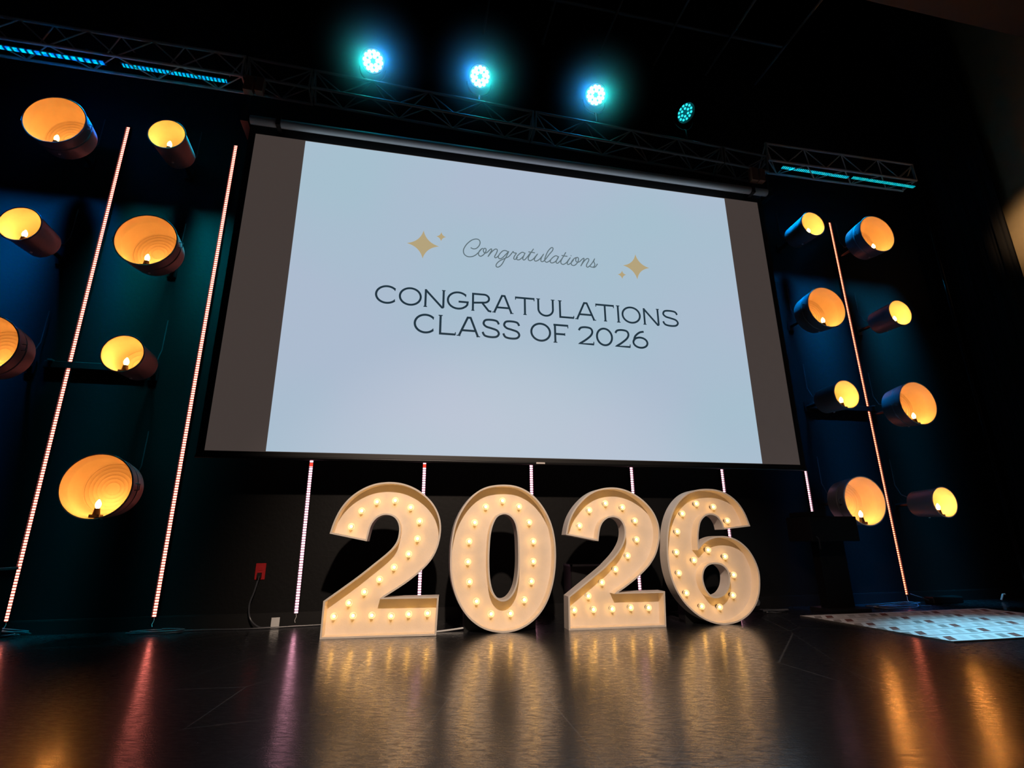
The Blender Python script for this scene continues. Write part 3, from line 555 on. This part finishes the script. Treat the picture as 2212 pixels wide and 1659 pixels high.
BK = [(-2.752,3.717,1,'large bucket light at the top of the far left column'),
 (-1.974,3.722,0,'small bucket light high on the wall left of the screen, topmost of its column'),
 (-2.775,2.793,0,'small bucket light at the left edge, second from the top of the far left column'),
 (-1.958,2.762,1,'large bucket light left of the screen, below the topmost small one'),
 (-2.785,1.871,1,'large bucket light cut by the left edge at the end of a black wall bar'),
 (-1.948,1.860,0,'small bucket light at the right end of the left black wall bar'),
 (-1.933,.945,1,'large bucket light lowest of all on the left side'),
 (4.008,3.677,0,'small bucket light right of the screen top corner beside the tall strip'),
 (4.789,3.660,1,'large bucket light at the top of the far right column, wire ear showing'),
 (3.976,2.742,1,'large bucket light right of the screen, second from the top'),
 (4.844,2.758,0,'small bucket light in the far right column, second from the top'),
 (4.008,1.862,0,'small bucket light at the left end of the right black wall bar'),
 (4.801,1.815,1,'large bucket light in the far right column at the end of a wall bar'),
 (3.982,.896,1,'large bucket light low on the wall above the black lectern'),
 (4.837,.890,0,'small bucket light lowest in the far right column')]
protos = {}
for x, z, big, lb in BK:
    if big not in protos: o = protos[big] = bucket(big)
    else: o = copy_tree(protos[big])
    o.location = (x, -.004, z); o['label'] = lb
# black bars between neighbouring buckets
for x0, x1, z, lb in ((-2.70,-1.99,1.885,'black horizontal bar on the wall between the left bucket lights'), (4.02,4.83,1.86,'black horizontal bar on the wall between the right bucket lights')):
    t = thing('wall_bar', lb, 'wall bar', (x0,-.002,z-.045), 0, 'black bars joining bucket lights')
    q = MB(); q.box(0,x1-x0,-.02,0,.03,.085); o = q.build('bar_box', M['black'], t); bv = o.modifiers.new('b','BEVEL'); bv.width = .004
    for xx in (.03, x1-x0-.05):
        q = MB(); q.box(xx,xx+.03,-.036,0,.085,.095); q.build('clip', M['galv'], t)

# ---------------------------------------------------------------- truss
def truss(xa, xb, zTa, zTb, hh, label, mirror, step=.45, plate=None, tm='truss'):
    """three-chord truss: top and lower front chord, lower rear chord; z given for the top chord"""
    L_ = math.hypot(xb-xa, zTb-zTa)
    t = thing('truss', label, 'truss', (xa,-.58,zTa-hh), 0, 'sections of the lighting truss')
    t.rotation_euler = (0, -math.atan2(zTb-zTa, xb-xa), 0)
    ch = {'T': (0,hh), 'M': (0,0), 'B': (.17,-.01)}
    for k, (y, z) in ch.items():
        q = MB(); q.tube([(0,y,z),(L_,y,z)], .0125, 12); q.build('chord', M[tm], t, True)
    n = max(1, round(L_/step)); q = MB()
    for i in range(n):
        x0 = L_*i/n; x1 = L_*(i+.5)/n; x2 = L_*(i+1)/n
        if mirror: seg = [((x0,'T'),(x1,'M')),((x1,'M'),(x2,'T'))]
        else: seg = [((x0,'M'),(x1,'T')),((x1,'T'),(x2,'M'))]
        seg += [((x0,'T'),(x1,'B')),((x1,'B'),(x2,'T')),((x0,'M'),(x1,'B')),((x1,'B'),(x2,'M'))]
        for (a, ka), (b, kb) in seg: q.tube([(a,*ch[ka]),(b,*ch[kb])], .006, 6, False)
    q.build('lacing', M[tm], t, True)
    for x in (0.004, L_-.016):
        q = MB(); q.box(x,x+.012,-.012,.012,0,hh)
        q.tube([(x+.006,*ch['M']),(x+.006,*ch['B'])], .008, 6); q.tube([(x+.006,*ch['T']),(x+.006,*ch['B'])], .008, 6); q.build('end_frame', M[tm], t)
    if plate:
        for px_ in plate:
            q = MB(); q.box(px_,px_+.07,-.03,.03,-.16,-.012); q.box(px_+.09,px_+.15,-.03,.03,-.15,-.012); q.build('mounting_plate', M['orangeplate'], t)
    return t
truss(-4.30,-1.47,4.54,4.54,.205,'dark metal truss section above the left bucket lights', False, tm='truss_wing')
truss(-1.46,-.935,4.535,4.515,.195,'short dark truss section at the upper left corner of the screen', True, plate=[.02])
truss(-.925,1.043,4.515,4.45,.185,'dark truss section above the left half of the screen', True)
truss(1.053,3.004,4.45,4.385,.185,'dark truss section above the right half of the screen', True)
truss(3.014,3.515,4.385,4.36,.185,'short dark truss section at the upper right corner of the screen', True, plate=[.28])
truss(3.53,5.40,4.525,4.56,.205,'dark metal truss section above the right bucket lights', True, tm='truss_wing')

# LED batten lights in the truss wings
BAR = [(-3.42,-2.523,4.325,'bright blue LED bar in the truss at the upper left edge','blue'),
       (-2.409,-1.606,4.333,'turquoise LED bar in the left truss nearer the screen','teal'),
       (3.753,4.588,4.332,'turquoise LED bar in the right truss nearer the screen','teal2'),
       (4.628,5.462,4.340,'turquoise LED bar at the right end of the truss','teal3')]
BM = {'blue': led_tape('led_bar_blue', (.0,.16,1.0), 1.6, .05, 0, (.0,.55,.85)), 'teal': led_tape('led_bar_teal', (.0,.62,.80), 1.15, .03, 0, (0,.35,.9)),
      'teal2': led_tape('led_bar_teal_b', (.0,.50,.70), 1.15, .022, 0, (.02,.62,.72)), 'teal3': led_tape('led_bar_teal_c', (.0,.50,.62), 1.1, .022, 0, (.02,.66,.70))}
for x0, x1, z, lb, k in BAR:
    L_ = x1-x0; t = thing('led_bar_light', lb, 'LED bar light', (x0,-.50,z), 0, 'LED bar lights in the truss')
    q = MB(); q.box(0,L_,-.026,.026,0,.055); o = q.build('housing', M['housing'], t)
    q = MB(); q.box(.012,L_-.012,-.016,.016,-.006,.0); q.build('led_window', BM[k], t)
    for xx in (.1, L_-.13):
        q = MB(); q.box(xx,xx+.03,-.06,.02,.055,.085); q.build('clamp', M['blackm'], t)
    for spread, tilt, part in ((25, 16, 1.0), (13, 5, .35)):     # narrow diode optics: one row washes the wall, one shines straight down
        li = bpy.data.lights.new('bar_wash', 'AREA'); li.shape = 'RECTANGLE'; li.size = L_-.04; li.size_y = .03; li.spread = math.radians(spread)
        li.energy = BAR_W*part*(1.2 if k == 'blue' else 1.0 if k == 'teal2' else .7); li.color = {'blue': (.0,.27,1), 'teal': (.0,.50,.62), 'teal2': (.0,.32,1), 'teal3': (.0,.36,.72)}[k]
        lo = bpy.data.objects.new('bar_wash', li); COL.objects.link(lo); lo.parent = t; lo.location = (L_/2,0,-.008); lo.rotation_euler = (math.radians(tilt),0,0)

# ---------------------------------------------------------------- PAR lamps above the truss
PAR = [(-.436,4.707,'first LED stage lamp from the left, glowing cyan above the truss', (0,0), 1.0),
       (.531,4.741,'second LED stage lamp from the left, glowing cyan above the screen centre', (0,0), 1.0),
       (1.674,4.757,'third LED stage lamp from the left, glowing cyan above the truss', (0,0), 1.0),
       (2.630,4.730,'rightmost LED stage lamp, turned aside with separate turquoise diodes', (-42,-22), .0)]
M['parled'] = emis('par_led_white_cyan', (.70,1,1), 3.2)
M['parled2'] = emis('par_led_teal', (.03,.80,.85), 1.25)
M['parface'] = mat('par_face', (.02,.05,.06,1), .3, emit=(.0,.65,.85,1), es=1.0)
M['parface2'] = mat('par_face_b', (.01,.03,.04,1), .3, emit=(.0,.35,.45,1), es=.25)
cam_loc = Vector(CAM['loc'])
for i, (x, z, lb, tw, glow) in enumerate(PAR):
    P0 = Vector((x,-.60,z)); t = thing('stage_lamp', lb, 'stage lamp', P0, 0, 'round LED stage lamps above the truss')
    dirv = (cam_loc+Vector((0,0,.3))-P0).normalized()
    if i == 3: dirv = (Vector((3.9,-3.6,.2))-P0).normalized()
    R3 = dirv.to_track_quat('Z','Y').to_matrix().to_4x4()
    r = .092
    q = MB(); q.lathe([(0,-.17),(.05,-.17),(.075,-.13),(r,-.06),(r+.012,.0),(r+.014,.015),(r+.006,.02),(r+.002,.012),(r-.004,-.002)], R3, 36); q.build('housing', M['housing'], t, True)
    q = MB(); q.lathe([(0,-.003),(r-.003,-.003)], R3, 36); q.build('front_face', M['parface' if i < 3 else 'parface2'], t)
    q = MB()
    spots_ = [(r*.78,12,0),(r*.42,6,15)]
    for rad, n_, off in spots_:
        for k in range(n_):
            a = 2*PI*k/n_+math.radians(off); lr = .0185 if i < 3 else .0125
            q.lathe([(lr,-.003),(lr*.95,.001),(lr*.6,.004),(0,.005)], R3 @ Matrix.Translation((rad*math.cos(a),rad*math.sin(a),0)), 12)
    q.build('lens_cluster', M['parled' if i < 3 else 'parled2'], t, True, 80)
    q = MB(); yk = []
    for k in range(13):
        a = PI*k/12; yk.append((.115*math.cos(a), .06, -.02-.15*math.sin(a)))
    q.tube(yk, .007, 8); zt_ = 4.515-(x+.925)*.0330-z; q.tube([(0,.06,-.17),(0,.03,-.20),(0,.02,zt_+.01)], .012, 8); q.build('yoke', M['blackm'], t, True)
    if i < 3:
        for col, off, e_ in (((.0,.26,1.0), [Vector((.05,0,.03)),Vector((-.055,0,.01)),Vector((-.06,0,.0))][i], PAR_W), ((.0,1.0,.85), [Vector((-.055,0,-.03)),Vector((.055,0,-.02)),Vector((.06,0,0))][i], PAR_W*.7)):
            li = bpy.data.lights.new('par_beam', 'SPOT'); li.energy = e_; li.color = col; li.spot_size = math.radians(150); li.spot_blend = 1; li.shadow_soft_size = .02
            lo = bpy.data.objects.new('par_beam', li); COL.objects.link(lo); lo.parent = t; lo.location = dirv*.05+off
            lo.rotation_euler = (-dirv).to_track_quat('Z','Y').to_euler()
    else:
        li = bpy.data.lights.new('par_beam', 'SPOT'); li.energy = RUG_W; li.color = (.20,.68,1.0); li.spot_size = math.radians(29); li.spot_blend = .8; li.shadow_soft_size = .05
        lo = bpy.data.objects.new('par_beam', li); COL.objects.link(lo); lo.parent = t; lo.location = dirv*.03
        dd = (Vector((4.0,-2.0,0))-P0-dirv*.03).normalized(); lo.rotation_euler = (-dd).to_track_quat('Z','Y').to_euler()

# balls of haze shaped round the lamps to imitate their halo and lens glow
def haze_mat(R_):
    hm = bpy.data.materials.new('lamp_haze'); hm.use_nodes = True; nt = hm.node_tree; nt.nodes.clear(); N = nt.nodes.new; L = nt.links.new
    o_ = N('ShaderNodeOutputMaterial'); v_ = N('ShaderNodeVolumeScatter'); v_.inputs['Anisotropy'].default_value = .3
    tc = N('ShaderNodeTexCoord'); ln = N('ShaderNodeVectorMath'); ln.operation = 'LENGTH'; L(tc.outputs['Object'], ln.inputs[0])
    r = N('ShaderNodeMapRange'); r.inputs['From Min'].default_value = 0; r.inputs['From Max'].default_value = R_; r.inputs['To Min'].default_value = 1; r.inputs['To Max'].default_value = 0
    L(ln.outputs['Value'], r.inputs[0]); p_ = N('ShaderNodeMath'); p_.operation = 'POWER'; p_.inputs[1].default_value = 2.2; L(r.outputs[0], p_.inputs[0])
    m_ = N('ShaderNodeMath'); m_.operation = 'MULTIPLY'; m_.inputs[1].default_value = HAZE; L(p_.outputs[0], m_.inputs[0]); L(m_.outputs[0], v_.inputs['Density']); L(v_.outputs[0], o_.inputs['Volume'])
    return hm
for (x, z, *_r), lb in zip(PAR[:3], ('ball of haze shaped for the glow around the first stage lamp from the left', 'ball of haze shaped for the glow around the second stage lamp from the left', 'ball of haze shaped for the glow around the third stage lamp from the left')):
    R_ = .60; q = MB(); q.lathe([(R_*math.cos(math.radians(a)), R_*math.sin(math.radians(a))) for a in range(-90,91,10)], None, 36)
    hz = q.build('haze', haze_mat(R_)); hz.location = (x,-.62,z); tag(hz, lb, 'haze', kind='stuff')

# ---------------------------------------------------------------- rug
q = MB(); Lr = [(0,0),(1.755,-.02),(1.79,-1.14),(.085,-1.13)]
vs = [(x,y,0.0005) for x,y in Lr]+[(x,y,.009) for x,y in Lr]
q.add(vs, [(4,5,6,7)]); q.mat = 1; q.add(vs, [(3,2,1,0),(0,1,5,4),(1,2,6,5),(2,3,7,6),(3,0,4,7)])
rg = q.build('rug', [M['rug'], M['rugedge']]); rg.location = (3.105,-.565,0); tag(rg, 'pale rug with rows of slanted grey and red-brown tiles on the stage floor', 'rug')

# ---------------------------------------------------------------- outlet, cables, small things
t = thing('power_outlet', 'red wall outlet with a black plug, left of the numbers', 'outlet', (-.985,-.001,.378), 0)
q = MB(); q.box(-.036,.036,-.006,0,-.058,.058); o = q.build('cover_plate', M['red'], t); bv = o.modifiers.new('b','BEVEL'); bv.width = .003
for zz in (.022,):
    q = MB(); q.box(-.016,.016,-.0085,-.006,zz-.014,zz+.014); q.build('socket_face', M['red'], t)
q = MB(); q.box(-.014,.014,-.035,-.006,-.042,-.008); q.tube([(0,-.03,-.03),(0,-.036,-.06)], .008, 8); q.build('plug', M['black'], t)
def cable(name, pts, r, label, cat='cable', m='cable', group=None, sub=8):
    P = []
    n = len(pts)
    for i in range(n-1):
        a, b = pts[i], pts[i+1]; p0 = pts[i-1] if i else a; p3 = pts[i+2] if i+2 < n else b
        for k in range(sub):
            t_ = k/sub; P.append(tuple(.5*((2*a[j])+(-p0[j]+b[j])*t_+(2*p0[j]-5*a[j]+4*b[j]-p3[j])*t_**2+(-p0[j]+3*a[j]-3*b[j]+p3[j])*t_**3) for j in range(3)))
    P.append(pts[-1]); q = MB(); q.tube(P, r, 8); o = q.build(name, M[m], None, True); tag(o, label, cat, group); return o
cable('power_cable', [(-.985,-.045,.318),(-1.0,-.05,.24),(-1.02,-.055,.15),(-1.0,-.06,.06),(-.93,-.09,.008),(-.86,-.10,.007)], .006, 'black cable hanging from the red outlet to the floor')
cable('floor_cable', [(-1.62,-.12,.006),(-1.3,-.10,.006),(-1.05,-.13,.006),(-.86,-.12,.006),(-.6,-.08,.006),(-.3,-.06,.006)], .005, 'black cable lying along the baseboard below the red outlet')
cable('cable_coil', [(-1.56+.16*math.cos(a*.7)*(1+.1*math.sin(a)), -.17+.055*math.sin(a*.7), .006+.0006*a) for a in range(0,30,1)], .005, 'black cable coiled on the floor beside the second light strip', sub=3)
rnd = random.Random(5)
def tangle(cx, cy, rx, ry, hz, n, r, label, seed):
    rnd = random.Random(seed); pts = []
    for i in range(n):
        a = i*1.9+rnd.uniform(-.5,.5); s_ = rnd.uniform(.45,1)
        pts.append((cx+rx*s_*math.cos(a), cy+ry*s_*math.sin(a), r+.002+rnd.random()**2*hz))
    return cable('cable_pile', pts, r, label, sub=7)
tangle(-2.56,-.095,.25,.06,.085,16,.0045,'tangle of thin cables on the floor at the left edge',3)
tangle(4.25,-.30,.40,.13,.03,16,.005,'pile of dark cables on the floor behind the rug',8)
tangle(3.05,-.28,.22,.12,.025,14,.004,'loose dark cables on the floor right of the number 6',12)
tangle(.98,-.25,.14,.10,.09,16,.004,'tangle of cables on the floor between the number 0 and the second number 2',21)
tangle(2.35,-.22,.20,.10,.03,10,.004,'loose cables on the floor behind the number 6',33)
cable('extension_cable', [(.20,-.60,.006),(.30,-.58,.006),(.42,-.555,.012),(.50,-.55,.02)], .006, 'white cord on the floor between the first 2 and the 0', m='white')
q = MB(); q.box(-.028,.028,-.004,.004,0,.062); o = q.build('white_tag', M['white']); o.location = (-.83,-.06,.002); o.rotation_euler = (-.12,0,.1); tag(o, 'small white card standing on the floor under the red outlet', 'card')
o = MB(); o.tube([(0,0,0),(.035,0,.05),(.06,0,.05)], .008, 8); o = o.build('white_connector', M['white'], None, True); o.location = (5.62,-.18,.012); tag(o, 'small pale connector on the floor at the far right behind the rug', 'connector')
t = thing('power_supply', 'long dark box lying on the floor at the foot of the right light strip', 'power supply', (4.98,-.16,0))
q = MB(); q.box(-.17,.17,-.05,.05,.002,.06); o = q.build('supply_box', M['blackm'], t); bv = o.modifiers.new('b','BEVEL'); bv.width = .008
q = MB(); q.tube([(-.17,0,.03),(-.22,.0,.05),(-.25,.06,.07),(-.25,.10,.08)], .004, 6); q.build('lead', M['cable'], t, True)

# black lectern in front of the low right bucket
t = thing('lectern', 'black lectern standing on the floor right of the number 6', 'lectern', (3.42,-.42,0))
q = MB(); q.box(-.10,.36,-.16,.12,.56,.76); q.box(-.06,.05,-.16,.12,.76,.80); o = q.build('desk_top', M['matteblack'], t); bv = o.modifiers.new('b','BEVEL'); bv.width = .006
q = MB(); q.box(.10,.36,.02,.10,.03,.56); o = q.build('column', M['matteblack'], t)
q = MB(); q.box(.04,.42,-.08,.16,.001,.03); o = q.build('base', M['black'], t)
q = MB(); q.tube([(-.06,-.16,.60),(-.06,-.185,.58),(-.06,-.185,.50)], .006, 6); q.build('hook', M['blackm'], t, True)

# black equipment case at the left edge and one behind the second 2
for (x, y, w_, d_, h_, lb) in ((-2.62,-.30,.36,.24,.44,'black equipment case with a metal edge at the far left edge of the stage'), (1.50,-.22,.34,.20,.40,'black equipment case on the floor behind the second number 2')):
    t = thing('equipment_case', lb, 'equipment case', (x,y,0), 0, 'black equipment cases')
    q = MB(); q.box(-w_/2,w_/2,-d_/2,d_/2,.002,h_); o = q.build('case_body', M['black'], t); bv = o.modifiers.new('b','BEVEL'); bv.width = .008
    q = MB(); q.box(-w_/2-.003,w_/2+.003,-d_/2-.003,-d_/2+.012,h_-.012,h_+.003); q.box(-w_/2-.003,-w_/2+.012,-d_/2-.003,d_/2,h_-.012,h_+.003); q.box(w_/2-.012,w_/2+.003,-d_/2-.003,d_/2,h_-.012,h_+.003); q.build('edge_trim', M['galv'], t)
    q = MB(); q.tube([(-.06,-d_/2,h_*.55),(-.06,-d_/2-.03,h_*.55),(.06,-d_/2-.03,h_*.55),(.06,-d_/2,h_*.55)], .007, 8); q.build('handle', M['blackm'], t, True)
